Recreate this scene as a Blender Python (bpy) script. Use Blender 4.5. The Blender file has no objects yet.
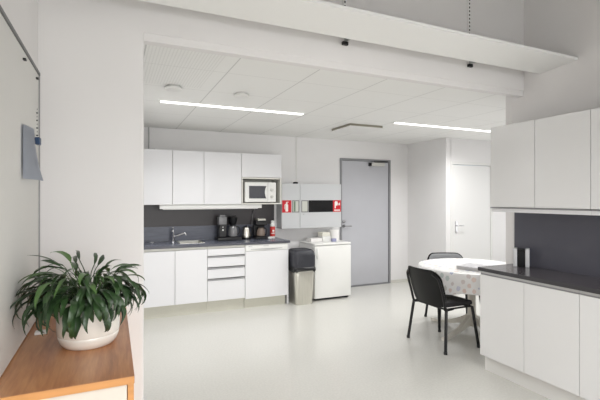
import bpy, bmesh, math, random
from mathutils import Vector, Matrix, Euler
random.seed(7)
PI = math.pi
SC = bpy.context.scene
COL = SC.collection

# ---------------------------------------------------------------- materials
MATS = {}
def mat(name, col, rough=.5, metal=0, spec=.5, coat=0, noise=None, bump=None, emit=None, trans=0):
    if name in MATS: return MATS[name]
    m = bpy.data.materials.new(name); m.use_nodes = True
    nt = m.node_tree; b = nt.nodes['Principled BSDF']
    b.inputs['Base Color'].default_value = (*col, 1)
    b.inputs['Roughness'].default_value = rough
    b.inputs['Metallic'].default_value = metal
    b.inputs['Specular IOR Level'].default_value = spec
    b.inputs['Coat Weight'].default_value = coat
    b.inputs['Coat Roughness'].default_value = .08
    b.inputs['Transmission Weight'].default_value = trans
    if emit:
        b.inputs['Emission Color'].default_value = (*emit[0], 1); b.inputs['Emission Strength'].default_value = emit[1]
    tc = nt.nodes.new('ShaderNodeTexCoord')
    if noise:
        sc, amt = noise[0], noise[1]
        n = nt.nodes.new('ShaderNodeTexNoise'); n.inputs['Scale'].default_value = sc; n.inputs['Detail'].default_value = 4
        mp = nt.nodes.new('ShaderNodeMapping'); mp.inputs['Scale'].default_value = noise[2] if len(noise) > 2 else (1, 1, 1)
        nt.links.new(tc.outputs['Object'], mp.inputs[0]); nt.links.new(mp.outputs[0], n.inputs['Vector'])
        r = nt.nodes.new('ShaderNodeValToRGB')
        r.color_ramp.elements[0].position = .3; r.color_ramp.elements[1].position = .7
        r.color_ramp.elements[0].color = (*[max(0, c * (1 - amt)) for c in col], 1)
        r.color_ramp.elements[1].color = (*[min(1, c * (1 + amt)) for c in col], 1)
        nt.links.new(n.outputs['Fac'], r.inputs[0]); nt.links.new(r.outputs[0], b.inputs['Base Color'])
    if bump:
        n = nt.nodes.new('ShaderNodeTexNoise'); n.inputs['Scale'].default_value = bump[0]
        bp = nt.nodes.new('ShaderNodeBump'); bp.inputs['Strength'].default_value = bump[1]; bp.inputs['Distance'].default_value = .002
        nt.links.new(tc.outputs['Object'], n.inputs['Vector']); nt.links.new(n.outputs['Fac'], bp.inputs['Height'])
        nt.links.new(bp.outputs[0], b.inputs['Normal'])
    MATS[name] = m
    return m

def srgb(r, g, b):
    f = lambda c: (c / 255 / 12.92) if c / 255 <= .04045 else ((c / 255 + .055) / 1.055) ** 2.4
    return (f(r), f(g), f(b))

M_wall = mat('painted_wall', srgb(235, 233, 232), .85, noise=(2.5, .012), bump=(180, .08))
M_wallk = mat('painted_kitchen_wall', srgb(237, 236, 236), .8, noise=(2.5, .012), bump=(180, .08))
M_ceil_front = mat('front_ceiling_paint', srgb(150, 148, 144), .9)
M_cab = mat('white_cabinet', srgb(233, 233, 235), .42, coat=.12, noise=(3, .006))
M_cabr = mat('white_cabinet_gloss', srgb(232, 232, 232), .2, coat=.8, noise=(3, .006))
M_carc = mat('cabinet_edge', srgb(222, 221, 214), .5)
M_toe = mat('toe_kick', srgb(205, 203, 190), .4, noise=(30, .03, (1, 1, 6)))
M_toer = mat('toe_kick_light', srgb(228, 227, 224), .4)
M_alu = mat('aluminium', srgb(190, 190, 190), .35, metal=.8)
M_grip = mat('grey_grip', srgb(150, 150, 152), .35, metal=.7)
M_steel = mat('brushed_steel', srgb(218, 216, 208), .3, metal=1, noise=(60, .06, (1, 1, .05)))
M_chrome = mat('chrome', srgb(225, 225, 228), .12, metal=1)
M_worktop = mat('slate_worktop', srgb(108, 112, 126), .25, noise=(25, .10, (1, 1, 1)))
M_edge = mat('worktop_edge', srgb(80, 81, 90), .35)
M_workr = mat('charcoal_worktop', srgb(92, 87, 92), .2, noise=(18, .12, (3, .35, 1)))
M_edger = mat('charcoal_worktop_edge', srgb(58, 57, 60), .3)
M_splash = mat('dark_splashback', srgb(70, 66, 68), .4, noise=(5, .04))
M_shband = mat('slate_shading_band', srgb(92, 96, 108), .35, noise=(14, .14, (.4, 1, 3)))
M_splashr = mat('charcoal_splashback', srgb(82, 82, 92), .35, noise=(5, .03))
M_door = mat('grey_blue_door', srgb(194, 195, 201), .35, noise=(3, .02))
M_dframe = mat('grey_door_frame', srgb(140, 141, 144), .5)
M_wdoor = mat('white_door', srgb(233, 233, 232), .45)
M_blk = mat('black_plastic', srgb(19, 19, 21), .4)
M_blkg = mat('black_gloss', srgb(12, 12, 15), .3, spec=.3)
M_blkt = mat('black_metal', srgb(24, 24, 26), .35, metal=.3)
M_fabric = mat('black_fabric', srgb(34, 34, 36), .85, bump=(400, .4))
M_fabricg = mat('grey_black_fabric', srgb(138, 140, 142), .9, bump=(400, .4))
M_bin = mat('charcoal_bin_lid', srgb(50, 51, 58), .45)
M_bag = mat('black_bin_bag', srgb(20, 20, 22), .3)
M_wp = mat('white_plastic', srgb(235, 235, 232), .35)
M_fr = mat('white_enamel', srgb(238, 238, 235), .3, coat=.2)
M_dark = mat('dark_gap', srgb(30, 30, 32), .8)
M_red = mat('red_sign', srgb(206, 28, 44), .4)
M_sw = mat('sign_white', srgb(240, 236, 232), .5)
M_fire = mat('light_grey_steel_cabinet', srgb(206, 208, 210), .4, noise=(4, .01))
M_win = mat('pale_window_insert', srgb(206, 208, 200), .3)
M_winf = mat('window_insert_rim', srgb(128, 128, 128), .4)
M_lamp = mat('lamp_diffuser', (1, 1, 1), .5, emit=((1, .99, .97), 3.0))
M_ucl = mat('under_cabinet_diffuser', srgb(240, 240, 238), .4)
M_pot = mat('cream_glazed_pot', srgb(236, 232, 224), .22, coat=.3)
M_soil = mat('soil', srgb(50, 38, 28), .95, bump=(60, .8))
M_paper = mat('paper', srgb(205, 210, 220), .8)
M_paperw = mat('white_card', srgb(240, 238, 236), .7)
M_board = mat('pale_board', srgb(222, 221, 217), .5, noise=(2, .01))
M_rail = mat('dark_rail', srgb(105, 105, 106), .4, metal=.4)
M_blue = mat('blue_clip', srgb(28, 60, 96), .35)
M_shelf = mat('white_shelf', srgb(240, 240, 238), .5)
M_tleg = mat('cream_lacquer', srgb(226, 222, 212), .35)
M_vent = mat('vent_metal', srgb(236, 236, 234), .5)
M_ventd = mat('vent_shadow_gap', srgb(150, 146, 132), .7)
M_bookc = mat('grey_magazine_cover', srgb(205, 204, 208), .35, noise=(26, .25))
M_page = mat('page_edges', srgb(196, 194, 194), .8)
M_clothp = None

def wood_material():
    m = bpy.data.materials.new('cherry_wood'); m.use_nodes = True; nt = m.node_tree; b = nt.nodes['Principled BSDF']
    tc = nt.nodes.new('ShaderNodeTexCoord'); mp = nt.nodes.new('ShaderNodeMapping'); mp.inputs['Scale'].default_value = (9, .8, 9)
    n = nt.nodes.new('ShaderNodeTexNoise'); n.inputs['Scale'].default_value = 2.2; n.inputs['Detail'].default_value = 6; n.inputs['Distortion'].default_value = .5
    n2 = nt.nodes.new('ShaderNodeTexNoise'); n2.inputs['Scale'].default_value = 16; n2.inputs['Detail'].default_value = 3
    mx = nt.nodes.new('ShaderNodeMath'); mx.operation = 'MULTIPLY_ADD'; mx.inputs[1].default_value = .25
    r = nt.nodes.new('ShaderNodeValToRGB'); e = r.color_ramp.elements
    e[0].position = .38; e[0].color = (*srgb(148, 96, 64), 1); e[1].position = .8; e[1].color = (*srgb(206, 150, 104), 1)
    k = r.color_ramp.elements.new(.58); k.color = (*srgb(182, 124, 84), 1)
    L = nt.links.new
    L(tc.outputs['Object'], mp.inputs[0]); L(mp.outputs[0], n.inputs['Vector']); L(mp.outputs[0], n2.inputs['Vector'])
    L(n2.outputs['Fac'], mx.inputs[0]); L(n.outputs['Fac'], mx.inputs[2]); L(mx.outputs[0], r.inputs[0]); L(r.outputs[0], b.inputs['Base Color'])
    b.inputs['Roughness'].default_value = .32
    return m
M_wood = wood_material()

def wood_edge_material():
    return mat('cherry_wood_edge', srgb(200, 142, 84), .4, noise=(6, .1, (.6, .6, 8)))
M_woode = wood_edge_material()

def floor_material():
    m = bpy.data.materials.new('pale_vinyl_floor'); m.use_nodes = True; nt = m.node_tree; b = nt.nodes['Principled BSDF']
    L = nt.links.new
    tc = nt.nodes.new('ShaderNodeTexCoord')
    n = nt.nodes.new('ShaderNodeTexNoise'); n.inputs['Scale'].default_value = 60; n.inputs['Detail'].default_value = 5
    r = nt.nodes.new('ShaderNodeValToRGB'); e = r.color_ramp.elements
    e[0].position = .35; e[0].color = (*srgb(212, 211, 205), 1); e[1].position = .65; e[1].color = (*srgb(219, 218, 212), 1)
    L(tc.outputs['Object'], n.inputs['Vector']); L(n.outputs['Fac'], r.inputs[0]); L(r.outputs[0], b.inputs['Base Color'])
    b.inputs['Roughness'].default_value = .22
    n2 = nt.nodes.new('ShaderNodeTexNoise'); n2.inputs['Scale'].default_value = 3
    bp = nt.nodes.new('ShaderNodeBump'); bp.inputs['Strength'].default_value = .08; bp.inputs['Distance'].default_value = .01
    L(tc.outputs['Object'], n2.inputs['Vector']); L(n2.outputs['Fac'], bp.inputs['Height']); L(bp.outputs[0], b.inputs['Normal'])
    return m
M_floor = floor_material()

def ceiling_material():
    # suspended ceiling: 0.6 m tiles with fine joints, a perforated field at the left end
    m = bpy.data.materials.new('suspended_ceiling_tiles'); m.use_nodes = True; nt = m.node_tree; b = nt.nodes['Principled BSDF']
    L = nt.links.new
    def math_(op, a, bb=None, c=None):
        nd = nt.nodes.new('ShaderNodeMath'); nd.operation = op
        for i, v in enumerate((a, bb, c)):
            if v is None: continue
            if isinstance(v, (int, float)): nd.inputs[i].default_value = v
            else: L(v, nd.inputs[i])
        return nd.outputs[0]
    tc = nt.nodes.new('ShaderNodeTexCoord'); sp = nt.nodes.new('ShaderNodeSeparateXYZ'); L(tc.outputs['Object'], sp.inputs[0])
    x, y = sp.outputs[0], sp.outputs[1]
    def joint(v, off, per, w):
        t = math_('ADD', v, -off); t = math_('DIVIDE', t, per); t = math_('FRACT', t)
        t = math_('ABSOLUTE', math_('ADD', t, -.5)); return math_('GREATER_THAN', t, .5 - w / per)
    jx = joint(x, .80, .61, .0045); jy = joint(y, 3.13, .6, .003)
    j = math_('MAXIMUM', jx, math_('MULTIPLY', jy, .7))
    # perforation dots
    def cell(v, per):
        t = math_('FRACT', math_('DIVIDE', v, per)); t = math_('ADD', t, -.5); return math_('MULTIPLY', t, t)
    d = math_('SQRT', math_('ADD', cell(x, .022), cell(y, .022)))
    dot = math_('LESS_THAN', d, .24)
    field = math_('MULTIPLY', math_('LESS_THAN', x, .80), math_('MULTIPLY', math_('GREATER_THAN', x, .06), math_('LESS_THAN', y, 3.68)))
    field = math_('MULTIPLY', field, math_('LESS_THAN', math_('ABSOLUTE', math_('ADD', x, -.36)), .34))
    dot = math_('MULTIPLY', math_('MULTIPLY', dot, field), .28)
    tot = math_('MAXIMUM', math_('MULTIPLY', j, .5), dot)
    mx = nt.nodes.new('ShaderNodeMix'); mx.data_type = 'RGBA'
    mx.inputs['A'].default_value = (*srgb(242, 242, 240), 1); mx.inputs['B'].default_value = (*srgb(170, 170, 168), 1)
    L(tot, mx.inputs['Factor']); L(mx.outputs['Result'], b.inputs['Base Color'])
    b.inputs['Roughness'].default_value = .8
    return m
M_ceil = ceiling_material()

def cloth_material():
    m = bpy.data.materials.new('spotted_oilcloth'); m.use_nodes = True; nt = m.node_tree; b = nt.nodes['Principled BSDF']
    L = nt.links.new
    tc = nt.nodes.new('ShaderNodeTexCoord')
    uv = nt.nodes.new('ShaderNodeVectorMath'); uv.operation = 'MULTIPLY'; uv.inputs[1].default_value = (1, 1, 0)
    L(tc.outputs['UV'], uv.inputs[0])
    v = nt.nodes.new('ShaderNodeTexVoronoi'); v.inputs['Scale'].default_value = 13; v.inputs['Randomness'].default_value = .35
    L(uv.outputs[0], v.inputs['Vector'])
    n = nt.nodes.new('ShaderNodeTexNoise'); n.inputs['Scale'].default_value = 90; L(uv.outputs[0], n.inputs['Vector'])
    ad = nt.nodes.new('ShaderNodeMath'); ad.operation = 'MULTIPLY_ADD'; ad.inputs[1].default_value = .22; L(n.outputs['Fac'], ad.inputs[0]); L(v.outputs['Distance'], ad.inputs[2])
    lt = nt.nodes.new('ShaderNodeMath'); lt.operation = 'LESS_THAN'; lt.inputs[1].default_value = .42; L(ad.outputs[0], lt.inputs[0])
    r = nt.nodes.new('ShaderNodeValToRGB'); r.color_ramp.interpolation = 'CONSTANT'
    cols = [(0, (204, 206, 222)), (.2, (224, 216, 214)), (.38, (218, 217, 212)), (.52, (190, 194, 216)), (.66, (232, 214, 206)), (.8, (212, 220, 216))]
    e = r.color_ramp.elements; e[0].color = (*srgb(*cols[0][1]), 1); e[1].position = cols[1][0]; e[1].color = (*srgb(*cols[1][1]), 1)
    for p, c in cols[2:]:
        k = e.new(p); k.color = (*srgb(*c), 1)
    sp = nt.nodes.new('ShaderNodeSeparateColor'); L(v.outputs['Color'], sp.inputs[0]); L(sp.outputs[0], r.inputs[0])
    mx = nt.nodes.new('ShaderNodeMix'); mx.data_type = 'RGBA'; mx.inputs['A'].default_value = (*srgb(246, 245, 244), 1)
    L(lt.outputs[0], mx.inputs['Factor']); L(r.outputs[0], mx.inputs['B']); L(mx.outputs['Result'], b.inputs['Base Color'])
    b.inputs['Roughness'].default_value = .3
    return m
M_cloth = cloth_material()

def leaf_material():
    m = bpy.data.materials.new('green_leaf'); m.use_nodes = True; nt = m.node_tree; b = nt.nodes['Principled BSDF']
    L = nt.links.new
    g = nt.nodes.new('ShaderNodeAttribute'); g.attribute_name = 'tone'
    r = nt.nodes.new('ShaderNodeValToRGB'); e = r.color_ramp.elements
    e[0].position = 0; e[0].color = (*srgb(38, 56, 36), 1); e[1].position = 1; e[1].color = (*srgb(106, 144, 74), 1)
    k = e.new(.5); k.color = (*srgb(56, 84, 46), 1)
    L(g.outputs['Fac'], r.inputs[0]); L(r.outputs[0], b.inputs['Base Color'])
    b.inputs['Roughness'].default_value = .32
    return m
M_leaf = leaf_material()

# ---------------------------------------------------------------- mesh helpers
def BM(): return bmesh.new()
def box(bm, x0, x1, y0, y1, z0, z1, bev=0, seg=2):
    vs = [bm.verts.new((x, y, z)) for x in (x0, x1) for y in (y0, y1) for z in (z0, z1)]
    fs = [(0, 1, 3, 2), (4, 6, 7, 5), (0, 4, 5, 1), (2, 3, 7, 6), (0, 2, 6, 4), (1, 5, 7, 3)]
    F = [bm.faces.new([vs[i] for i in f]) for f in fs]
    if bev:
        E = list({e for f in F for e in f.edges})
        bmesh.ops.bevel(bm, geom=E, offset=bev, segments=seg, profile=.5, affect='EDGES')
    return bm
def lathe(bm, prof, c=(0, 0, 0), seg=32, axis='z', cap=True, sx=1, sy=1):
    rings = []
    for r, h in prof:
        ring = []
        for i in range(seg):
            a = 2 * PI * i / seg
            if axis == 'z': p = (c[0] + r * sx * math.cos(a), c[1] + r * sy * math.sin(a), c[2] + h)
            elif axis == 'y': p = (c[0] + r * math.cos(a), c[1] + h, c[2] + r * math.sin(a))
            else: p = (c[0] + h, c[1] + r * math.cos(a), c[2] + r * math.sin(a))
            ring.append(bm.verts.new(p))
        rings.append(ring)
    for a, b in zip(rings, rings[1:]):
        for i in range(seg):
            bm.faces.new((a[i], a[(i + 1) % seg], b[(i + 1) % seg], b[i]))
    if cap:
        bm.faces.new(rings[0][::-1]); bm.faces.new(rings[-1])
    return bm
def tube(bm, pts, r, seg=10, smoothn=0):
    P = [Vector(p) for p in pts]
    if smoothn:
        Q = []
        for i in range(len(P) - 1):
            p0 = P[max(i - 1, 0)]; p1 = P[i]; p2 = P[i + 1]; p3 = P[min(i + 2, len(P) - 1)]
            for k in range(smoothn):
                t = k / smoothn
                Q.append(.5 * ((2 * p1) + (p2 - p0) * t + (2 * p0 - 5 * p1 + 4 * p2 - p3) * t * t + (-p0 + 3 * p1 - 3 * p2 + p3) * t ** 3))
        Q.append(P[-1]); P = Q
    rings = []
    up = None
    for i, p in enumerate(P):
        d = (P[min(i + 1, len(P) - 1)] - P[max(i - 1, 0)]).normalized()
        if up is None:
            up = Vector((0, 0, 1)) if abs(d.z) < .9 else Vector((1, 0, 0))
        s = d.cross(up).normalized(); u = s.cross(d).normalized(); up = u
        rr = r[i] if isinstance(r, (list, tuple)) else r
        rings.append([bm.verts.new(p + s * rr * math.cos(2 * PI * k / seg) + u * rr * math.sin(2 * PI * k / seg)) for k in range(seg)])
    for a, b in zip(rings, rings[1:]):
        for i in range(seg):
            bm.faces.new((a[i], a[(i + 1) % seg], b[(i + 1) % seg], b[i]))
    bm.faces.new(rings[0][::-1]); bm.faces.new(rings[-1])
    return bm
def prism(bm, pts, axis, a0, a1, bev=0):
    """extrude a 2D outline along an axis"""
    def P(u, v, w):
        return {'x': (w, u, v), 'y': (u, w, v), 'z': (u, v, w)}[axis]
    A = [bm.verts.new(P(u, v, a0)) for u, v in pts]; B = [bm.verts.new(P(u, v, a1)) for u, v in pts]
    n = len(pts)
    F = [bm.faces.new(A[::-1]), bm.faces.new(B)]
    for i in range(n): F.append(bm.faces.new((A[i], A[(i + 1) % n], B[(i + 1) % n], B[i])))
    if bev:
        E = [e for e in F[0].edges] + [e for e in F[1].edges]
        bmesh.ops.bevel(bm, geom=E, offset=bev, segments=2, profile=.5, affect='EDGES')
    return bm
def rrect(x0, x1, y0, y1, r, n=5):
    out = []
    for cx, cy, a0 in ((x1 - r, y1 - r, 0), (x0 + r, y1 - r, 90), (x0 + r, y0 + r, 180), (x1 - r, y0 + r, 270)):
        for k in range(n + 1):
            a = math.radians(a0 + 90 * k / n); out.append((cx + r * math.cos(a), cy + r * math.sin(a)))
    return out

def finish(name, bm, m, smooth=False):
    bmesh.ops.recalc_face_normals(bm, faces=bm.faces)
    me = bpy.data.meshes.new(name)
    bm.to_mesh(me); bm.free()
    if smooth:
        me.polygons.foreach_set('use_smooth', [True] * len(me.polygons))
        try: me.set_sharp_from_angle(angle=math.radians(40))
        except Exception: pass
    me.materials.append(m)
    o = bpy.data.objects.new(name, me); COL.objects.link(o)
    return o
def origin_of(o):
    v = Vector((0, 0, 0))
    while o is not None:
        v += o.location; o = o.parent
    return v
def part(name, bm, m, parent, smooth=False, local=False, label=None):
    """a part; its bmesh is written in world coordinates unless local"""
    if not local:
        bmesh.ops.translate(bm, verts=bm.verts, vec=-origin_of(parent))
    o = finish(name, bm, m, smooth); o.parent = parent
    if label: o['label'] = label
    return o
def tag(o, label, cat, group=None, kind=None):
    o['label'] = label; o['category'] = cat
    if group: o['group'] = group
    if kind: o['kind'] = kind
    return o
def thing(name, label, cat, loc=(0, 0, 0), rotz=0, group=None):
    o = bpy.data.objects.new(name, None); COL.objects.link(o)
    o.location = loc; o.rotation_euler = (0, 0, rotz); o.empty_display_size = .05
    return tag(o, label, cat, group)
def single(name, bm, m, label, cat, loc=(0, 0, 0), smooth=False, group=None, local=False):
    if not local: bmesh.ops.translate(bm, verts=bm.verts, vec=-Vector(loc))
    o = finish(name, bm, m, smooth); o.location = loc
    return tag(o, label, cat, group)
def struct(name, bm, m, smooth=False):
    o = finish(name, bm, m, smooth); o['kind'] = 'structure'
    return o
def dup(root, loc, rotz=None, label=None, group=None):
    r = root.copy(); COL.objects.link(r); r.location = loc
    if rotz is not None: r.rotation_euler = (0, 0, rotz)
    if label: r['label'] = label
    if group: r['group'] = group
    for ch in list(root.children):
        c = ch.copy(); COL.objects.link(c); c.parent = r
        for g in ch.children:
            d = g.copy(); COL.objects.link(d); d.parent = c
    return r

def area(name, loc, rot, sx, sy, e, col=(1, 1, 1), spread=180):
    l = bpy.data.lights.new(name, 'AREA'); l.shape = 'RECTANGLE'; l.size = sx; l.size_y = sy; l.energy = e; l.color = col; l.spread = math.radians(spread)
    o = bpy.data.objects.new(name, l); COL.objects.link(o); o.location = loc; o.rotation_euler = rot
    return o

# ---------------------------------------------------------------- the setting
XL, XR = -.358, 3.35           # front room side walls
YM0, YM1 = 2.547, 2.70         # the opening wall
YB = 5.98                      # back wall
KXL, KXR = .163, 6.6           # kitchen side
ZC = 2.46; ZF = 3.5; YR = -3.2
struct('floor', box(BM(), XL - .1, KXR + .1, YR - .1, YB + .1, -.1, 0), M_floor)
struct('wall_left', box(BM(), XL - .1, XL, YR, YM0, 0, ZF), M_wall)
# left wall, a slightly set-back upper strip is one surface with it
bm = BM()
outl = [(XR, YR), (XR, 2.672), (XR + .016, 2.705), (XR + .052, 2.778), (XR + .14, 2.778), (XR + .14, YR)]
prism(bm, outl, 'z', 0, ZC)
box(bm, XR, XR + .14, YR, YM0, ZC, ZF)
struct('wall_right', bm, M_wall)
bm = BM()
box(bm, XL, KXL, YM0, YM1, 0, 2.455)
E = [e for e in bm.edges if all(abs(v.co.x - KXL) < 1e-5 and abs(v.co.y - YM0) < 1e-5 for v in e.verts)]
bmesh.ops.bevel(bm, geom=E, offset=.012, segments=3, profile=.5, affect='EDGES')
box(bm, XL, XR, YM0, YM1, 2.455, ZF); box(bm, KXL, XR, YM0 + .006, YM0 + .066, 2.409, 2.455)
struct('wall_middle', bm, M_wall)
struct('wall_kitchen_left', box(BM(), KXL - .1, KXL, YM1, YB, 0, ZC), M_wallk)
struct('wall_kitchen_near', box(BM(), XR + .14, KXR, 2.6, 2.70, 0, ZC), M_wallk)
struct('wall_kitchen_right', box(BM(), KXR, KXR + .1, 2.6, YB, 0, ZC), M_wallk)
# back wall with a door opening (door 3.432..4.441)
DX0, DX1, DZ = 3.428, 4.445, 2.16
bm = BM(); box(bm, KXL - .1, DX0, YB, YB + .1, 0, ZC); box(bm, DX1, 4.93, YB, YB + .1, 0, ZC); box(bm, DX0, DX1, YB, YB + .1, DZ, ZC)
struct('wall_back', bm, M_wallk)
Y2 = 5.043; WX = 4.83
D2X0, D2X1, D2Z = 4.925, 5.86, 2.085
bm = BM(); box(bm, WX, WX + .1, Y2, YB, 0, ZC)
box(bm, WX + .1, D2X0, Y2, Y2 + .1, 0, ZC); box(bm, D2X1, KXR, Y2, Y2 + .1, 0, ZC); box(bm, D2X0, D2X1, Y2, Y2 + .1, D2Z, ZC)
struct('wall_kitchen_recess', bm, M_wallk)
struct('ceiling', box(BM(), KXL, KXR, YM1, YB, ZC, ZC + .1), M_ceil)
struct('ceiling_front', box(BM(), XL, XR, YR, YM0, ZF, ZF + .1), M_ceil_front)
# unseen rear wall behind the camera, wide window added to bring in light
bm = BM(); WZ0, WZ1 = .7, 2.55
box(bm, XL - .1, XR + .14, YR - .1, YR, 0, WZ0); box(bm, XL - .1, XR + .14, YR - .1, YR, WZ1, ZF)
box(bm, XL - .1, XL + .25, YR - .1, YR, WZ0, WZ1); box(bm, XR - .25, XR + .14, YR - .1, YR, WZ0, WZ1)
struct('wall_rear', bm, M_wall)
bm = BM(); fx0, fx1 = XL + .25, XR - .25
box(bm, fx0, fx1, YR - .07, YR - .02, WZ0, WZ0 + .06); box(bm, fx0, fx1, YR - .07, YR - .02, WZ1 - .06, WZ1)
for k in range(4):
    xx = fx0 + (fx1 - fx0 - .06) * k / 3; box(bm, xx, xx + .06, YR - .07, YR - .02, WZ0 + .06, WZ1 - .06)
struct('unseen_window', bm, M_wp)
# thin skirting boards
bm = BM()
box(bm, 3.30, DX0 - .0, YB - .012, YB, 0, .05); box(bm, DX1, WX - .012, YB - .012, YB, 0, .05)
struct('baseboard_back', bm, mat('skirting', srgb(214, 213, 206), .5))
bm = BM(); box(bm, WX - .012, WX, Y2, YB - .012, 0, .05)
box(bm, WX - .012, D2X0, Y2 - .012, Y2, 0, .05); box(bm, D2X1, KXR, Y2 - .012, Y2, 0, .05)
struct('baseboard_recess', bm, MATS['skirting'])

# back door (grey blue)
bm = BM()
f = .035
box(bm, DX0, DX0 + f, YB - .015, YB + .08, 0, DZ); box(bm, DX1 - f, DX1, YB - .015, YB + .08, 0, DZ); box(bm, DX0 + f, DX1 - f, YB - .015, YB + .08, DZ - f, DZ)
box(bm, DX0 + f, DX1 - f, YB - .01, YB + .08, 0, .018)
d1 = struct('door_1', bm, M_dframe)
d1.location = (0, 0, 0)
leaf = finish('door_leaf', box(BM(), DX0 + f + .003, DX1 - f - .003, YB + .005, YB + .045, .022, DZ - f - .003, .002), M_door); leaf.parent = d1
M_hd = mat('dull_handle_steel', srgb(150, 150, 152), .3, metal=.9)
bm = BM(); lathe(bm, [(.026, -.003), (.026, .006)], (3.503, YB, 1.03), 20, 'y')
lathe(bm, [(.010, -.055), (.010, -.002)], (3.503, YB, 1.03), 12, 'y'); tube(bm, [(3.503, YB - .05, 1.03), (3.53, YB - .055, 1.03), (3.62, YB - .055, 1.03)], .010, 10)
h = finish('door_handle', bm, M_hd, True); h.parent = leaf
bm = BM(); lathe(bm, [(.018, -.018), (.026, -.012), (.026, .006)], (3.503, YB, 1.105), 20, 'y')
h = finish('lock_cylinder', bm, M_hd, True); h.parent = leaf
bm = BM(); box(bm, 4.03, 4.30, YB - .05, YB + .005, 2.045, 2.105, .006)
h = finish('door_closer', bm, mat('closer_grey', srgb(205, 205, 200), .4), True); h.parent = d1
bm = BM(); box(bm, 3.99, 4.03, YB - .045, YB + .004, 2.045, 2.10, .003); tube(bm, [(4.09, YB - .03, 2.115), (4.36, YB - .04, 2.125)], .012, 8); tube(bm, [(4.12, YB - .03, 2.10), (4.12, YB - .03, 2.125)], .012, 8)
h2 = finish('closer_arm', bm, M_dark); h2.parent = h
# white door in the recess
bm = BM()
f = .045
box(bm, D2X0, D2X0 + f, Y2 - .012, Y2 + .08, 0, D2Z); box(bm, D2X1 - f, D2X1, Y2 - .012, Y2 + .08, 0, D2Z); box(bm, D2X0 + f, D2X1 - f, Y2 - .012, Y2 + .08, D2Z - f, D2Z)
d2 = struct('door_2', bm, mat('white_door_frame', srgb(232, 232, 230), .5))
leaf = finish('door_leaf', box(BM(), D2X0 + f + .003, D2X1 - f - .003, Y2 + .004, Y2 + .044, .01, D2Z - f - .012, .002), M_wdoor); leaf.parent = d2
hx = 5.045
bm = BM(); box(bm, hx - .022, hx + .022, Y2 - .004, Y2 + .005, .93, 1.12, .002)
lathe(bm, [(.009, -.055), (.009, .005)], (hx, Y2, 1.05), 12, 'y'); tube(bm, [(hx, Y2 - .05, 1.05), (hx + .02, Y2 - .055, 1.05), (hx + .11, Y2 - .055, 1.05)], .009, 10)
h = finish('door_handle', bm, M_chrome, True); h.parent = leaf

# conduits on the back wall
bm = BM(); tube(bm, [(.444, YB - .012, 2.14), (.444, YB - .012, ZC)], .009, 8)
single('conduit_pipe', bm, M_alu, 'thin grey pipe rising from the leftmost wall cabinet to the ceiling', 'pipe', (.444, YB - .012, 2.14))
bm = BM(); box(bm, .43, .52, 5.86, 5.92, 2.122, 2.16, .004)
single('junction_box', bm, M_alu, 'small grey box on top of the leftmost wall cabinet', 'junction box', (.475, 5.89, 2.122))
bm = BM(); box(bm, 2.632, 2.648, YB - .012, YB, 1.755, ZC)
single('cable_trunking', bm, M_wp, 'thin white trunking running down the wall to the extinguisher cabinets', 'trunking', (2.64, YB - .006, 1.755))

# ---------------------------------------------------------------- ceiling fittings
def strip(x0, x1, label, power):
    t = thing('strip_light', label, 'ceiling light', ((x0 + x1) / 2, 4.29, ZC - .03), 0, 'strip lights on the kitchen ceiling')
    bm = BM(); box(bm, x0 - .03, x1 + .03, 4.25, 4.33, ZC - .006, ZC); part('lamp_housing', bm, M_wp, t)
    bm = BM(); box(bm, x0, x1, 4.262, 4.318, ZC - .014, ZC - .0065, .002); part('diffuser', bm, M_lamp, t)
    area('strip_light_glow', ((x0 + x1) / 2, 4.29, ZC - .015), (0, 0, 0), x1 - x0, .05, power, (1, .992, .982), 150)
    return t
strip(.43, 1.97, 'glowing white strip light on the ceiling above the sink cabinets, left one of two', 21)
strip(3.27, 4.95, 'glowing white strip light on the ceiling towards the white door, right one of two', 32)
def puck(name, x, y, r, label):
    bm = BM(); lathe(bm, [(r * .9, 0), (r, .004), (r, .016), (r * .7, .02), (r * .7, .032)], (x, y, ZC - .032), 28)
    return single(name, bm, M_wp, label, 'ceiling speaker', (x, y, ZC - .032), True)
puck('ceiling_speaker', .475, 3.70, .075, 'round white ceiling fitting beside the perforated tiles at the left')
puck('ceiling_speaker', 1.08, 3.69, .07, 'round white ceiling fitting in front of the middle of the left strip light')
t = thing('air_diffuser', 'square white air vent on the ceiling in front of the grey door', 'air vent', (3.04, 4.83, ZC - .04))
bm = BM(); box(bm, 2.785, 3.285, 4.585, 5.085, ZC - .03, ZC); part('frame', bm, M_ventd, t)
bm = BM(); box(bm, 2.77, 3.30, 4.57, 5.10, ZC - .038, ZC - .0305, .002); part('plate', bm, M_vent, t)

# ---------------------------------------------------------------- kitchen, left run
GU = 'wall cabinets over the sink'; GB = 'base cabinets under the slate worktop'
UF = 5.632; UZ0, UZ1 = 1.407, 2.125
def wall_cab(x0, x1, label, g=GU):
    t = thing('wall_cabinet', label, 'wall cabinet', ((x0 + x1) / 2, 5.8, UZ0), 0, g)
    bm = BM(); box(bm, x0 + .001, x1 - .001, UF + .02, YB - .002, UZ0, UZ1); part('body', bm, M_carc, t)
    bm = BM(); box(bm, x0 + .0025, x1 - .0025, UF, UF + .019, UZ0 + .004, UZ1, .0015); part('door', bm, M_cab, t)
    return t
wall_cab(.31, .712, 'white wall cabinet next to the pier, first from the left above the sink')
wall_cab(.712, 1.122, 'white wall cabinet, second from the left above the sink')
wall_cab(1.122, 1.645, 'wide white wall cabinet directly left of the microwave')
bm = BM(); box(bm, KXL + .002, .309, UF + .005, YB - .002, UZ0, UZ1)
single('filler_panel', bm, M_cab, 'narrow white filler panel between the pier and the first wall cabinet', 'panel', (.24, 5.8, UZ0))
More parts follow.
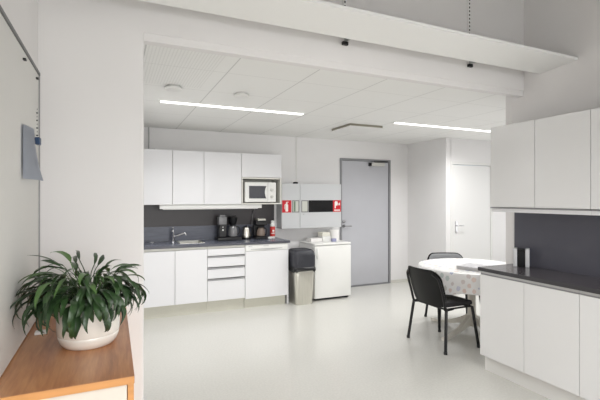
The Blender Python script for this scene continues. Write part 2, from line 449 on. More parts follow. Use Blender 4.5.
# microwave cabinet: flap above, open niche below
x0, x1 = 1.646, 2.249; nz = 1.782
t = thing('microwave_cabinet', 'white wall cabinet with a flap door above an open niche holding the microwave', 'wall cabinet', ((x0 + x1) / 2, 5.8, UZ0))
bm = BM()
box(bm, x0 + .001, x1, UF + .02, YB - .002, nz + .012, UZ1)
box(bm, x0 + .001, x1, UF, YB - .002, nz - .012, nz + .008)
box(bm, x0 + .001, x0 + .018, UF, YB - .002, UZ0, nz - .012); box(bm, x1 - .02, x1, UF, YB - .002, UZ0, nz - .012)
box(bm, x0 + .018, x1 - .02, UF, YB - .002, UZ0, UZ0 + .018); box(bm, x0 + .018, x1 - .02, YB - .012, YB - .002, UZ0 + .018, nz - .012)
part('body', bm, M_carc, t)
bm = BM(); box(bm, x0 + .0025, x1, UF, UF + .019, nz + .012, UZ1, .0015); part('flap_door', bm, M_cab, t)
mx0, mx1, mz0, mz1, my = 1.70, 2.17, UZ0 + .0185, UZ0 + .018 + .30, UF + .015
t = thing('microwave', 'white microwave oven with dark window standing in the open wall niche', 'microwave', ((mx0 + mx1) / 2, my + .15, mz0))
bm = BM(); box(bm, mx0, mx1, my + .02, my + .3, mz0 + .012, mz1, .006)
for xx in (mx0 + .04, mx1 - .04):
    for yy in (my + .05, my + .26): lathe(bm, [(.012, 0), (.012, .014)], (xx, yy, mz0), 10)
part('casing', bm, M_wp, t)
bm = BM(); box(bm, mx0 + .002, mx0 + .34, my, my + .019, mz0 + .014, mz1 - .002, .003); dr = part('door', bm, M_wp, t)
bm = BM()
wx0, wx1, wz0, wz1 = mx0 + .06, mx0 + .315, mz0 + .065, mz1 - .055
pts = [(wx0, wz0), (wx1, wz0)]
for k in range(9):
    a = -1 + 2 * k / 8; pts.append((wx1 - .022 * (1 - a * a) + .004, (wz0 + wz1) / 2 + a * (wz1 - wz0) / 2))
pts += [(wx0, wz1)]
prism(bm, pts, 'y', my - .002, my + .001); part('window', bm, mat('microwave_window', srgb(66, 66, 72), .25), dr)
bm = BM(); box(bm, mx0 + .343, mx1 - .002, my, my + .019, mz0 + .014, mz1 - .002, .003); cp = part('control_panel', bm, M_wp, t)
bm = BM()
for zz in (.09, .19):
    bm = BM(); lathe(bm, [(.02, -.014), (.022, -.002), (.022, 0)], (mx0 + .405, my, mz0 + zz), 20, 'y')
    part('dial', bm, mat('pale_grey_plastic', srgb(206, 206, 202), .4), cp, True)

# under cabinet lamp
t = thing('under_cabinet_light', 'long slim white light fitting mounted under the wall cabinets over the sink', 'light', (1.25, 5.72, 1.36))
bm = BM(); box(bm, .556, 1.955, 5.66, 5.76, 1.352, UZ0 - .001, .004); part('lamp_housing', bm, M_wp, t)
bm = BM(); box(bm, .60, 1.90, 5.67, 5.75, 1.343, 1.3515, .002); part('diffuser', bm, M_ucl, t)
bm = BM(); tube(bm, [(1.915, 5.78, 1.40), (1.915, 5.80, 1.36), (1.912, 5.955, 1.28), (1.905, 5.962, 1.15), (1.90, 5.962, .93)], .005, 8, 6)
single('power_cable', bm, M_grip, 'thin grey cable hanging from under the wall cabinets to the worktop', 'cable', (1.9, 5.9, .93), True)

# splashback
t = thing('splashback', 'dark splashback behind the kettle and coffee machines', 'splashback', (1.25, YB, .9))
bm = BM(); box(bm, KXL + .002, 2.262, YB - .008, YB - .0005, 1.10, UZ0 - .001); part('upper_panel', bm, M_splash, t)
bm = BM(); box(bm, KXL + .002, 2.262, YB - .014, YB - .0005, .901, 1.0995); part('shading_band', bm, M_shband, t)  # paler lower band: shading on the splashback put into its colour

# base units
BF = 5.382; BZ0 = .152; TOEY = 5.437; WZ = .868
def base_body(t, x0, x1, toe=True):
    bm = BM(); box(bm, x0 + .001, x0 + .017, BF + .02, YB - .002, BZ0, WZ - .001); box(bm, x1 - .017, x1 - .001, BF + .02, YB - .002, BZ0, WZ - .001)
    box(bm, x0 + .017, x1 - .017, BF + .02, YB - .002, BZ0, BZ0 + .016); box(bm, x0 + .017, x1 - .017, YB - .01, YB - .002, BZ0 + .016, WZ - .001); part('body', bm, M_carc, t)
    if toe:
        bm = BM(); box(bm, x0 + .001, x1 - .001, TOEY, TOEY + .016, 0, BZ0 - .0005); part('toe_kick', bm, M_toe, t)
    bm = BM(); box(bm, x0 + .001, x1 - .001, BF + .003, BF + .0195, .838, WZ - .002, .001); part('grip_rail', bm, M_carc, t)
def bdoor(t, x0, x1, z0=BZ0, z1=.832, name='door'):
    bm = BM(); box(bm, x0 + .0022, x1 - .0022, BF, BF + .019, z0 + .002, z1, .0015); return part(name, bm, M_cab, t)
t = thing('base_cabinet', 'white two door cabinet under the sink', 'base cabinet', (.714, 5.68, 0), 0, GB)
base_body(t, .31, 1.117); bdoor(t, .31, .711); bdoor(t, .711, 1.117)
t = thing('drawer_cabinet', 'white cabinet of four drawers with grey grips, left of the dishwasher', 'drawer cabinet', (1.37, 5.68, 0), 0, GB)
base_body(t, 1.117, 1.621)
zs = [(.155, .552), (.58, .700), (.728, .762)]
edges = [(BZ0, .560), (.592, .707), (.739, .800 - .0), ]
levels = [.832, .745, .727, .597, .572 + .0, .447, .42, BZ0]
lv = [(.742, .832), (.594, .716), (.444, .566), (BZ0, .416)]
for z0, z1 in lv:
    bm = BM(); box(bm, 1.1195, 1.6185, BF, BF + .019, z0 + .002, z1, .0015); d = part('drawer', bm, M_cab, t)
    if z1 < .83:
        bm = BM(); box(bm, 1.1195, 1.6185, BF - .006, BF + .012, z1 + .001, z1 + .021, .002); part('grip', bm, M_grip, d)
# dishwasher
x0, x1 = 1.624, 2.226
t = thing('dishwasher', 'white built-in dishwasher at the right end of the worktop', 'dishwasher', (1.925, 5.68, 0))
bm = BM(); box(bm, x0 + .002, x1 - .002, BF + .021, YB - .01, .135, WZ - .003); part('body', bm, M_wp, t)
bm = BM(); box(bm, x0 + .001, x1 + .018, BF - .004, BF + .02, .135, .775, .003); part('door', bm, M_cab, t)
bm = BM(); box(bm, x0 + .001, x1 + .018, BF - .004, BF + .02, .779, WZ - .004, .004); cp = part('control_panel', bm, M_fr, t)
bm = BM()
pts = [(1.70 + .46 * k / 16, .800 - .012 * math.sin(PI * k / 16)) for k in range(17)] + [(2.16 - .46 * k / 16, .806 + .002 * math.sin(PI * k / 16)) for k in range(17)]
prism(bm, pts, 'y', BF - .006, BF - .002); part('handle', bm, M_alu, cp)
bm = BM(); box(bm, 1.67, 1.70, BF - .0055, BF - .003, .835, .841); part('button', bm, M_grip, cp)
bm = BM(); box(bm, 1.71, 1.718, BF - .0055, BF - .003, .834, .842); part('button', bm, M_grip, cp)
bm = BM(); box(bm, 1.88, 1.96, BF - .0055, BF - .003, .838, .842); part('display', bm, M_grip, cp)
bm = BM(); box(bm, x0 + .002, x1, TOEY, TOEY + .016, .0, .133); part('toe_kick', bm, M_toe, t)
bm = BM(); box(bm, 2.2455, 2.262, BF + .02, YB - .002, 0, WZ - .001)
single('end_panel', bm, M_cab, 'white upright panel closing the base run between dishwasher and bin', 'panel', (2.254, 5.68, 0))
bm = BM(); box(bm, KXL + .002, .309, BF + .005, YB - .002, 0, WZ - .001)
single('filler_panel', bm, M_cab, 'narrow white filler panel between the pier and the sink cabinet', 'panel', (.24, 5.68, 0))
# worktop with sink cut-out
sx0, sx1, sy0, sy1 = .80, 1.10, 5.52, 5.84
t = thing('worktop', 'slate blue-grey worktop of the kitchen run with the sink', 'worktop', (1.2, 5.68, WZ))
bm = BM()
wx0, wx1, wy0, wy1 = KXL + .002, 2.272, 5.368, YB - .015
def toppiece(bm, z0=WZ + .001, z1=.899):
    box(bm, wx0, sx0, wy0, wy1, z0, z1); box(bm, sx1, wx1, wy0, wy1, z0, z1); box(bm, sx0, sx1, wy0, sy0, z0, z1); box(bm, sx0, sx1, sy1, wy1, z0, z1)
toppiece(bm); part('slab', bm, M_worktop, t)
bm = BM(); box(bm, wx0, wx1 + .003, wy0 - .003, wy0 - .0002, WZ + .0005, .899, .0012); part('front_edge', bm, M_edge, t)
# sink
t = thing('sink', 'stainless steel sink with a drainer set into the slate worktop', 'sink', (.8, 5.7, .9))
bm = BM()
box(bm, sx0 + .002, sx0 + .008, sy0 + .002, sy1 - .002, .76, .9); box(bm, sx1 - .008, sx1 - .002, sy0 + .002, sy1 - .002, .76, .9)
box(bm, sx0 + .008, sx1 - .008, sy0 + .002, sy0 + .008, .76, .9); box(bm, sx0 + .008, sx1 - .008, sy1 - .008, sy1 - .002, .76, .9)
box(bm, sx0 + .002, sx1 - .002, sy0 + .002, sy1 - .002, .75, .76)
part('basin', bm, M_steel, t)
bm = BM()
rz0, rz1 = .8995, .904
box(bm, .36, sx0 + .004, 5.47, 5.87, rz0, rz1); box(bm, sx1 - .004, sx1 + .07, 5.47, 5.87, rz0, rz1)
box(bm, sx0 + .004, sx1 - .004, 5.47, sy0 + .004, rz0, rz1); box(bm, sx0 + .004, sx1 - .004, sy1 - .004, 5.87, rz0, rz1)
for k in range(7): box(bm, .40 + .045 * k, .412 + .045 * k, 5.53, 5.80, rz1, rz1 + .003)
part('drainer', bm, mat('slate_composite', srgb(112, 116, 130), .25), t)
bm = BM()
box(bm, sx0 - .012, sx0 + .002, sy0 - .012, sy1 + .012, rz1 + .0002, rz1 + .004); box(bm, sx1 - .002, sx1 + .012, sy0 - .012, sy1 + .012, rz1 + .0002, rz1 + .004)
box(bm, sx0 + .002, sx1 - .002, sy0 - .012, sy0 + .002, rz1 + .0002, rz1 + .004); box(bm, sx0 + .002, sx1 - .002, sy1 - .002, sy1 + .012, rz1 + .0002, rz1 + .004)
part('rim', bm, M_steel, t)
bm = BM(); lathe(bm, [(.03, 0), (.03, .003)], ((sx0 + sx1) / 2, 5.68, .76), 16); part('drain', bm, M_dark, t)
bm = BM(); lathe(bm, [(.014, 0), (.03, .004), (.028, .012), (.012, .016)], (.47, 5.80, .9065), 20)
single('sink_plug', bm, M_chrome, 'small round metal plug lying on the sink drainer', 'plug', (.47, 5.80, .9065), True)
# faucet
t = thing('faucet', 'chrome single lever tap at the back edge of the sink', 'tap', (.745, 5.845, .9045))
bm = BM(); lathe(bm, [(.026, 0), (.026, .008), (.019, .012), (.019, .115), (.021, .12), (.021, .15), (.012, .158)], (.745, 5.845, .9045), 20); part('body', bm, M_chrome, t, True)
bm = BM(); tube(bm, [(.75, 5.84, .965), (.80, 5.82, .985), (.87, 5.79, 1.015), (.900, 5.78, 1.018), (.908, 5.775, .99)], [.014, .013, .012, .014, .014], 12); part('spout', bm, M_chrome, t, True)
bm = BM(); tube(bm, [(.745, 5.845, 1.058), (.742, 5.82, 1.085), (.735, 5.76, 1.10)], [.012, .009, .007], 10); part('lever', bm, M_chrome, t, True)

# ---------------------------------------------------------------- things on the worktop
WT = .8995
# double filter coffee machine
t = thing('coffee_maker', 'large black and grey coffee brewer with glass jug, leftmost machine on the worktop', 'coffee machine', (1.49, 5.78, WT))
bm = BM(); box(bm, 1.325, 1.665, 5.68, 5.90, WT, WT + .045, .01); part('base', bm, M_blk, t)
bm = BM(); box(bm, 1.345, 1.455, 5.71, 5.86, WT + .046, WT + .22, .012); part('tower', bm, M_blk, t)
bm = BM(); box(bm, 1.342, 1.458, 5.705, 5.865, WT + .222, WT + .335, .012); box(bm, 1.36, 1.44, 5.72, 5.85, WT + .335, WT + .36, .01); part('water_tank', bm, mat('smoky_tank', srgb(120, 120, 122), .2), t, True)
bm = BM(); box(bm, 1.44, 1.60, 5.74, 5.82, WT + .335, WT + .352, .006); tube(bm, [(1.56, 5.78, WT + .34), (1.56, 5.78, WT + .31)], .012, 8); part('water_arm', bm, M_blk, t)
bm = BM(); lathe(bm, [(.035, .215), (.055, .24), (.068, .32), (.07, .325), (.066, .325)], (1.56, 5.78, WT), 24); part('filter_holder', bm, M_blk, t, True)
bm = BM(); lathe(bm, [(.05, .046), (.062, .055), (.066, .11), (.058, .17), (.045, .195)], (1.56, 5.775, WT), 24); jg = part('jug', bm, mat('grey_glass_jug', srgb(118, 118, 120), .12, coat=.5), t, True)
bm = BM(); lathe(bm, [(.047, .196), (.047, .206), (.02, .21)], (1.56, 5.775, WT), 20); tube(bm, [(1.60, 5.76, WT + .19), (1.645, 5.755, WT + .18), (1.65, 5.755, WT + .10), (1.615, 5.76, WT + .075)], .009, 8, 4); part('handle', bm, M_blk, jg, True)
bm = BM(); lathe(bm, [(.012, -.004), (.012, 0)], (1.40, 5.708, WT + .15), 12, 'y'); part('switch', bm, M_wp, t)
bm = BM(); lathe(bm, [(.008, -.004), (.008, 0)], (1.40, 5.708, WT + .19), 12, 'y'); part('switch', bm, M_wp, t)
# kettle
kx, ky = 1.765, 5.80
t = thing('electric_kettle', 'brushed steel electric kettle with black handle between the two coffee machines', 'kettle', (kx, ky, WT))
bm = BM(); lathe(bm, [(.07, 0), (.07, .016), (.06, .022)], (kx, ky, WT), 28); part('base', bm, M_blk, t, True)
bm = BM(); lathe(bm, [(.062, .023), (.064, .05), (.056, .12), (.045, .165), (.042, .17)], (kx, ky, WT), 28); part('body', bm, M_steel, t, True)
bm = BM(); lathe(bm, [(.042, .171), (.04, .18), (.012, .186), (.012, .198), (.006, .202)], (kx, ky, WT), 24); part('lid', bm, M_blk, t, True)
bm = BM(); tube(bm, [(kx + .038, ky, WT + .168), (kx + .075, ky, WT + .17), (kx + .088, ky, WT + .12), (kx + .078, ky, WT + .05), (kx + .061, ky, WT + .04)], .011, 8, 5); part('handle', bm, M_blk, t, True)
# second coffee machine
cx, cy = 1.968, 5.78
t = thing('coffee_maker', 'small black coffee maker with glass jug standing between kettle and red spray can', 'coffee machine', (cx, cy, WT))
bm = BM(); box(bm, cx - .09, cx + .09, cy - .10, cy + .09, WT, WT + .04, .01); part('base', bm, M_blk, t)
bm = BM(); box(bm, cx - .085, cx + .085, cy + .02, cy + .09, WT + .041, WT + .2, .012); part('column', bm, M_blk, t)
bm = BM(); box(bm, cx - .085, cx + .085, cy - .085, cy + .09, WT + .201, WT + .265, .012); part('filter_holder', bm, M_blk, t)
bm = BM(); box(bm, cx - .06, cx + .06, cy - .088, cy + .06, WT + .266, WT + .298, .008); part('lid', bm, M_steel, t)
bm = BM(); lathe(bm, [(.045, .041), (.06, .05), (.064, .09), (.055, .13), (.04, .155), (.042, .165)], (cx, cy - .045, WT), 24); jg = part('jug', bm, mat('brown_glass_jug', srgb(128, 112, 100), .1, coat=.5), t, True)
bm = BM(); lathe(bm, [(.044, .166), (.044, .174), (.02, .178)], (cx, cy - .045, WT), 20); tube(bm, [(cx + .03, cy - .08, WT + .16), (cx + .055, cy - .115, WT + .15), (cx + .058, cy - .118, WT + .08), (cx + .045, cy - .09, WT + .06)], .008, 8, 4); part('handle', bm, M_blk, jg, True)
# red spray can with white cap
sx, sy = 2.165, 5.78
t = thing('spray_bottle', 'red and white spray bottle at the right end of the slate worktop', 'spray bottle', (sx, sy, WT))
bm = BM(); lathe(bm, [(.036, 0), (.038, .006), (.038, .03)], (sx, sy, WT), 24); part('bottom_band', bm, M_wp, t, True)
bm = BM(); lathe(bm, [(.0385, .03), (.0385, .165), (.036, .175)], (sx, sy, WT), 24); b_ = part('body', bm, mat('red_can', srgb(196, 52, 46), .35), t, True)
bm = BM()
for k in range(9):
    a0 = math.radians(-150 + k * 12); a1 = math.radians(-150 + (k + 1) * 12)
    for (z0, z1) in ((.07, .085), (.10, .125)) if 2 < k < 7 else ((.07, .078),):
        q = [bm.verts.new((sx + .0392 * math.cos(a), sy + .0392 * math.sin(a), WT + z)) for a, z in ((a0, z0), (a1, z0), (a1, z1), (a0, z1))]
        bm.faces.new(q)
part('print', bm, M_sw, b_)
bm = BM(); lathe(bm, [(.037, .176), (.037, .20), (.03, .215), (.024, .22), (.024, .255), (.018, .262)], (sx, sy, WT), 24); part('cap', bm, M_wp, t, True)
bm = BM()
for k in range(5):
    a = k * .9; p = (2.10 + .012 * math.cos(a) - .006, 5.70 + .012 * math.sin(a), WT + .005 + .007 * k)
lathe(bm, [(.012, 0), (.032, .006), (.036, .022), (.030, .03), (.012, .034)], (2.09, 5.68, WT), 10, sx=1, sy=.8)
single('crumpled_cloth', bm, M_paperw, 'small crumpled white cloth beside the red spray bottle', 'cloth', (2.09, 5.68, WT), True)

# ---------------------------------------------------------------- extinguisher cabinets
FY = 5.75; fz0, fz1 = 1.035, 1.715
bz0, bz1 = 1.278, 1.462
def frame_rect(bm, x0, x1, z0, z1, w, y0, y1):
    box(bm, x0, x1, y0, y1, z0, z0 + w); box(bm, x0, x1, y0, y1, z1 - w, z1); box(bm, x0, x0 + w, y0, y1, z0 + w, z1 - w); box(bm, x1 - w, x1, y0, y1, z0 + w, z1 - w)
GF = 'fire equipment cabinets beside the grey door'
x0, x1 = 2.302, 2.598
t = thing('fire_cabinet', 'narrow light grey steel wall cabinet with a red extinguisher sign', 'fire cabinet', ((x0 + x1) / 2, 5.86, fz0), 0, GF)
bm = BM(); box(bm, x0, x1, FY + .016, YB - .002, fz0, fz1, .003); part('body', bm, M_fire, t)
bm = BM(); box(bm, x0, x1, FY, FY + .015, fz0, fz1, .003); d = part('door', bm, M_fire, t)
bm = BM(); box(bm, x0 + .004, x0 + .152, FY - .003, FY - .0005, bz0, bz1); s = part('sign', bm, M_red, d)
bm = BM()
c = x0 + .078
prism(bm, rrect(c - .022, c + .022, bz0 + .015, bz0 + .125, .01), 'y', FY - .005, FY - .0032)
box(bm, c - .011, c + .011, FY - .005, FY - .0032, bz0 + .128, bz0 + .145)
prism(bm, [(c - .012, bz0 + .147), (c + .028, bz0 + .155), (c + .028, bz0 + .163), (c - .014, bz0 + .158)], 'y', FY - .005, FY - .0032)
prism(bm, [(c - .014, bz0 + .135), (c - .036, bz0 + .115), (c - .038, bz0 + .05), (c - .030, bz0 + .05), (c - .030, bz0 + .110), (c - .012, bz0 + .128)], 'y', FY - .005, FY - .0032)
part('extinguisher_symbol', bm, M_sw, s)
bm = BM(); frame_rect(bm, x0 + .165, x1 - .012, bz0, bz1, .012, FY - .004, FY - .0005); wf = part('window_frame', bm, M_winf, d)
bm = BM(); box(bm, x0 + .178, x1 - .025, FY - .002, FY - .0005, bz0 + .013, bz1 - .013); pn = part('window_pane', bm, M_win, d)
bm = BM(); box(bm, x0 + .19, x0 + .222, FY - .0032, FY - .0022, bz0 + .015, bz1 - .015); part('visible_cylinder', bm, mat('muted_green_grey', srgb(120, 136, 118), .4), pn)
x0, x1 = 2.604, 3.32
t = thing('fire_cabinet', 'wide light grey steel wall cabinet with a black band and red fire sign', 'fire cabinet', ((x0 + x1) / 2, 5.86, fz0), 0, GF)
bm = BM(); box(bm, x0, x1, FY + .016, YB - .002, fz0, fz1, .003); part('body', bm, M_fire, t)
bm = BM(); box(bm, x0, x1, FY, FY + .015, fz0, fz1, .003); d = part('door', bm, M_fire, t)
bm = BM(); box(bm, 2.745, 3.17, FY - .003, FY - .0005, bz0, bz1); part('black_band', bm, M_blkg, d)
bm = BM(); box(bm, 3.172, x1 - .005, FY - .003, FY - .0005, bz0, bz1); s = part('sign', bm, M_red, d)
bm = BM(); c = 3.20
def ring2(bm, cx, cz, r, n=18): prism(bm, [(cx + r * math.cos(2 * PI * k / n), cz + r * math.sin(2 * PI * k / n)) for k in range(n)], 'y', FY - .005, FY - .0032)
prism(bm, [(c, bz0 + .055), (c + .02, bz0 + .055), (c + .022, bz0 + .10), (c + .045, bz0 + .095), (c + .06, bz0 + .125), (c + .05, bz0 + .165), (c + .015, bz0 + .17), (c, bz0 + .15)], 'y', FY - .005, FY - .0032)
prism(bm, [(c + .07, bz0 + .105), (c + .095, bz0 + .105), (c + .095, bz0 + .15), (c + .07, bz0 + .13)], 'y', FY - .005, FY - .0032)
part('hose_symbol', bm, M_sw, s)
bm = BM()
for k in range(7):
    xx = c - .005 + k * .015; box(bm, xx, xx + .010, FY - .005, FY - .0032, bz0 + .012, bz0 + .038)
part('lettering', bm, M_sw, s)
bm = BM(); frame_rect(bm, x0 + .018, 2.738, bz0, bz1, .012, FY - .004, FY - .0005); part('window_frame', bm, M_winf, d)
bm = BM(); box(bm, x0 + .031, 2.725, FY - .002, FY - .0005, bz0 + .013, bz1 - .013); part('window_pane', bm, M_win, d)
bm = BM(); lathe(bm, [(.011, -.004), (.011, 0)], (2.66, FY, bz0 - .03), 12, 'y'); part('lock', bm, M_alu, d)
bm = BM(); box(bm, 2.56, 2.615, 5.86, 5.93, fz1 + .001, fz1 + .03, .003); 
single('cable_gland', bm, M_dark, 'small dark cable box on top of the grey fire cabinets', 'cable box', (2.59, 5.9, fz1 + .001))

# ---------------------------------------------------------------- bin
bx, by = 2.455, 5.405
t = thing('waste_bin', 'steel waste bin with black lid and bin bag beside the dishwasher', 'waste bin', (bx, by, 0))
def taper(bm, prof, cx, cy, n=6):
    rings = []
    for hw, hd, r, z in prof:
        rings.append([bm.verts.new((cx + x, cy + y, z)) for x, y in rrect(-hw, hw, -hd, hd, r, n)])
    for a, b in zip(rings, rings[1:]):
        k = len(a)
        for i in range(k): bm.faces.new((a[i], a[(i + 1) % k], b[(i + 1) % k], b[i]))
    bm.faces.new(rings[0][::-1]); bm.faces.new(rings[-1])
    return bm
bm = BM(); taper(bm, [(.125, .135, .04, 0), (.13, .14, .04, .01), (.15, .16, .045, .50), (.15, .16, .045, .52)], bx, by); part('body', bm, M_steel, t, True)
bm = BM()
n = 56; rings = []
for j, (off, z) in enumerate(((.006, .53), (.016, .515), (.020, .485), (.006, .462))):
    ring = []
    for i, (x, y) in enumerate(rrect(-.15 - off, .15 + off, -.16 - off, .16 + off, .045, 13)):
        zz = z + (.014 * math.sin(i * 1.7) + .010 * math.sin(i * .6 + 1)) * (j / 3) * .8
        ring.append(bm.verts.new((bx + x, by + y, zz)))
    rings.append(ring)
for a, b in zip(rings, rings[1:]):
    k = len(a)
    for i in range(k): bm.faces.new((a[i], a[(i + 1) % k], b[(i + 1) % k], b[i]))
part('bin_bag', bm, M_bag, t, True)
bm = BM(); taper(bm, [(.158, .168, .05, .523), (.163, .173, .05, .54), (.165, .175, .055, .68), (.150, .160, .06, .745), (.128, .138, .06, .765), (.12, .13, .05, .757)], bx, by); lid = part('lid', bm, M_bin, t, True)
bm = BM(); prism(bm, rrect(bx - .10, bx + .10, .60, .70, .03), 'y', by - .180, by - .172, .002); part('flap', bm, M_bin, lid, True)

# ---------------------------------------------------------------- fridge and what stands on it
fx0, fx1, fy0, fy1, fh = 2.655, 3.265, 5.352, 5.90, .835
t = thing('refrigerator', 'low white refrigerator standing between waste bin and grey door', 'refrigerator', ((fx0 + fx1) / 2, (fy0 + fy1) / 2, 0))
bm = BM(); box(bm, fx0, fx1, fy0 + .055, fy1, .03, fh - .032, .006); part('body', bm, M_fr, t)
bm = BM(); box(bm, fx0 + .001, fx1 - .001, fy0, fy0 + .052, .035, fh - .040, .012, 3); d = part('door', bm, M_fr, t, True)
bm = BM(); box(bm, fx0 - .002, fx1 + .002, fy0 + .004, fy1, fh - .031, fh, .010, 3); part('top_panel', bm, M_fr, t, True)
bm = BM(); box(bm, fx0 + .02, fx1 - .02, fy0 + .05, fy0 + .07, .006, .03); part('plinth', bm, M_dark, t)
for xx in (fx0 + .05, fx1 - .05):
    for yy in (fy0 + .08, fy1 - .06):
        bm = BM(); lathe(bm, [(.02, 0), (.02, .012), (.014, .03)], (xx, yy, 0), 12); part('foot', bm, M_blk, t, True)
bm = BM(); box(bm, fx0 + .03, fx0 + .055, fy0 - .018, fy0 + .002, .62, .76, .006); part('handle', bm, M_fr, d, True)
bm = BM(); box(bm, 2.715, 2.905, 5.60, 5.76, fh + .0005, fh + .05, .004)
single('carton', bm, M_paperw, 'flat white carton lying at the left on the refrigerator', 'carton', (2.81, 5.68, fh), group='white packs on the refrigerator')
bm = BM(); box(bm, 2.915, 3.05, 5.60, 5.76, fh + .0005, fh + .075, .004)
single('carton', bm, M_wp, 'white box on the refrigerator carrying a second cream box on its top', 'carton', (2.98, 5.68, fh), group='white packs on the refrigerator')
bm = BM(); box(bm, 2.91, 3.045, 5.605, 5.765, fh + .0755, fh + .135, .004)
single('carton', bm, mat('cream_carton', srgb(226, 224, 212), .6), 'cream box stacked on the white box beside the upright paper roll', 'carton', (2.98, 5.68, fh + .0755), group='white packs on the refrigerator')
bm = BM(); lathe(bm, [(.068, 0), (.072, .003), (.072, .165), (.068, .168), (.02, .168), (.02, .15)], (3.168, 5.66, fh + .0005), 28)
bmesh.ops.translate(bm, verts=bm.verts, vec=(-.022, 0, 0))
single('paper_roll', bm, M_paperw, 'upright white paper roll at the right on the refrigerator', 'paper roll', (3.146, 5.66, fh + .0005), True)
bm = BM(); box(bm, 3.02, 3.09, 5.49, 5.54, fh + .0005, fh + .048, .004)
single('small_packet', bm, mat('blue_grey_packet', srgb(150, 152, 182), .5), 'small blue-grey packet in front of the white paper roll', 'packet', (3.055, 5.51, fh + .0005))

# ---------------------------------------------------------------- right run
RX = 2.907; RY1 = 2.632; WR = .42
GBR = 'base cabinets under the charcoal worktop'; GUR = 'wall cabinets over the charcoal worktop'
for i, lab in enumerate(('white double door base cabinet at the dining end of the charcoal worktop', 'white base cabinet nearest the viewer at the right picture edge')):
    y1 = RY1 - i * 2 * WR; y0 = y1 - 2 * WR
    t = thing('base_cabinet', lab, 'base cabinet', (3.13, (y0 + y1) / 2, 0), 0, GBR)
    bm = BM(); box(bm, RX + .02, XR - .002, y0 + .001, y1 - .001, .14, WZ - .001); part('body', bm, M_cab, t)
    bm = BM(); box(bm, RX + .058, RX + .074, y0 + .001, y1 - .001, 0, .1395); box(bm, RX + .0745, XR - .002, y1 - .018, y1 - .002, 0, .1395); part('toe_kick', bm, M_toer, t)
    bm = BM(); box(bm, RX + .002, RX + .0195, y0 + .001, y1 - .001, .849, WZ - .002, .001); part('grip_rail', bm, M_alu, t)
    bm = BM(); box(bm, RX + .008, RX + .0195, y0 + .001, y1 - .001, .838, .8485); part('shadow_gap', bm, M_grip, t)  # grey strip stands in for the shade line under the grip rail
    for k in range(2):
        ya, yb = y1 - (k + 1) * WR, y1 - k * WR
        bm = BM(); box(bm, RX, RX + .019, ya + .002, yb - (.002 if (k or i) else 0), .142, .8375, .0015); part('door', bm, M_cabr, t)
t = thing('worktop', 'dark charcoal worktop of the right-hand cabinets by the dining table', 'worktop', (3.12, 1.8, WZ))
bm = BM(); box(bm, RX - .010, XR - .001, .951, RY1 + .012, WZ + .0005, .899); part('slab', bm, M_workr, t)
bm = BM(); box(bm, RX - .014, RX - .0102, .951, RY1 + .012, WZ + .0005, .8988, .001); part('front_edge', bm, M_edger, t)
bm = BM(); box(bm, XR - .008, XR - .0005, .951, RY1 + .006, .8995, 1.374)
single('splashback', bm, M_splashr, 'plain dark slate splashback above the charcoal worktop', 'splashback', (XR - .004, 1.8, .8995))
URX = 3.03; uz0, uz1 = 1.418, 2.116
for i, lab in enumerate(('white wall cabinet pair at the dining end above the charcoal worktop', 'white wall cabinet cut off by the right picture edge')):
    y1 = RY1 - .002 - i * .838; y0 = y1 - .838
    t = thing('wall_cabinet', lab, 'wall cabinet', (3.19, (y0 + y1) / 2, uz0), 0, GUR)
    bm = BM(); box(bm, URX + .02, XR - .002, y0 + .001, y1 - .001, uz0 + .002, uz1); part('body', bm, M_cab, t)
    bm = BM(); box(bm, URX + .012, XR - .01, y0 + .001, y1 - .001, uz0 - .040, uz0 + .0005, .002); part('light_rail', bm, M_cab, t)
    bm = BM(); box(bm, URX - .003, URX + .0115, y0 + .001, y1 - .001, uz0 - .010, uz0 + .0005, .001); part('grip_strip', bm, M_grip, t)
    for k in range(2):
        ya, yb = y1 - (k + 1) * .419, y1 - k * .419
        bm = BM(); box(bm, URX, URX + .019, ya + .002, yb - .002, uz0 + .003, uz1, .0015); part('door', bm, M_cabr, t)
# black and silver device
t = thing('desk_speaker', 'small box with black centre and silver side columns on the charcoal worktop', 'desk speaker', (3.27, 2.55, .8995), math.radians(0))
def rotbox(bm, cx, cy, ang, x0, x1, y0, y1, z0, z1, bev=.003):
    b2 = BM(); box(b2, x0, x1, y0, y1, z0, z1, bev)
    bmesh.ops.rotate(b2, verts=b2.verts, cent=(0, 0, 0), matrix=Matrix.Rotation(ang, 3, 'Z')); bmesh.ops.translate(b2, verts=b2.verts, vec=(cx, cy, 0))
    me = bpy.data.meshes.new('tmp'); b2.to_mesh(me); b2.free(); bm.from_mesh(me); bpy.data.meshes.remove(me)
ax, ay, an = 3.262, 2.505, math.radians(-55)
for s in (-1, 1):
    bm = BM(); rotbox(bm, ax, ay, an, s * .047 - .015, s * .047 + .015, -.045, .045, .8995, 1.058); part('side_column', bm, mat('satin_silver', srgb(205, 206, 208), .35, metal=.3), t)
bm = BM(); rotbox(bm, ax, ay, an, -.0315, .0315, -.038, .045, .8995, 1.045); part('front_panel', bm, M_blkg, t)
bm = BM(); rotbox(bm, ax, ay, an, -.0315, .0315, -.038, .045, 1.0455, 1.056, .002); part('top_cap', bm, M_blk, t)

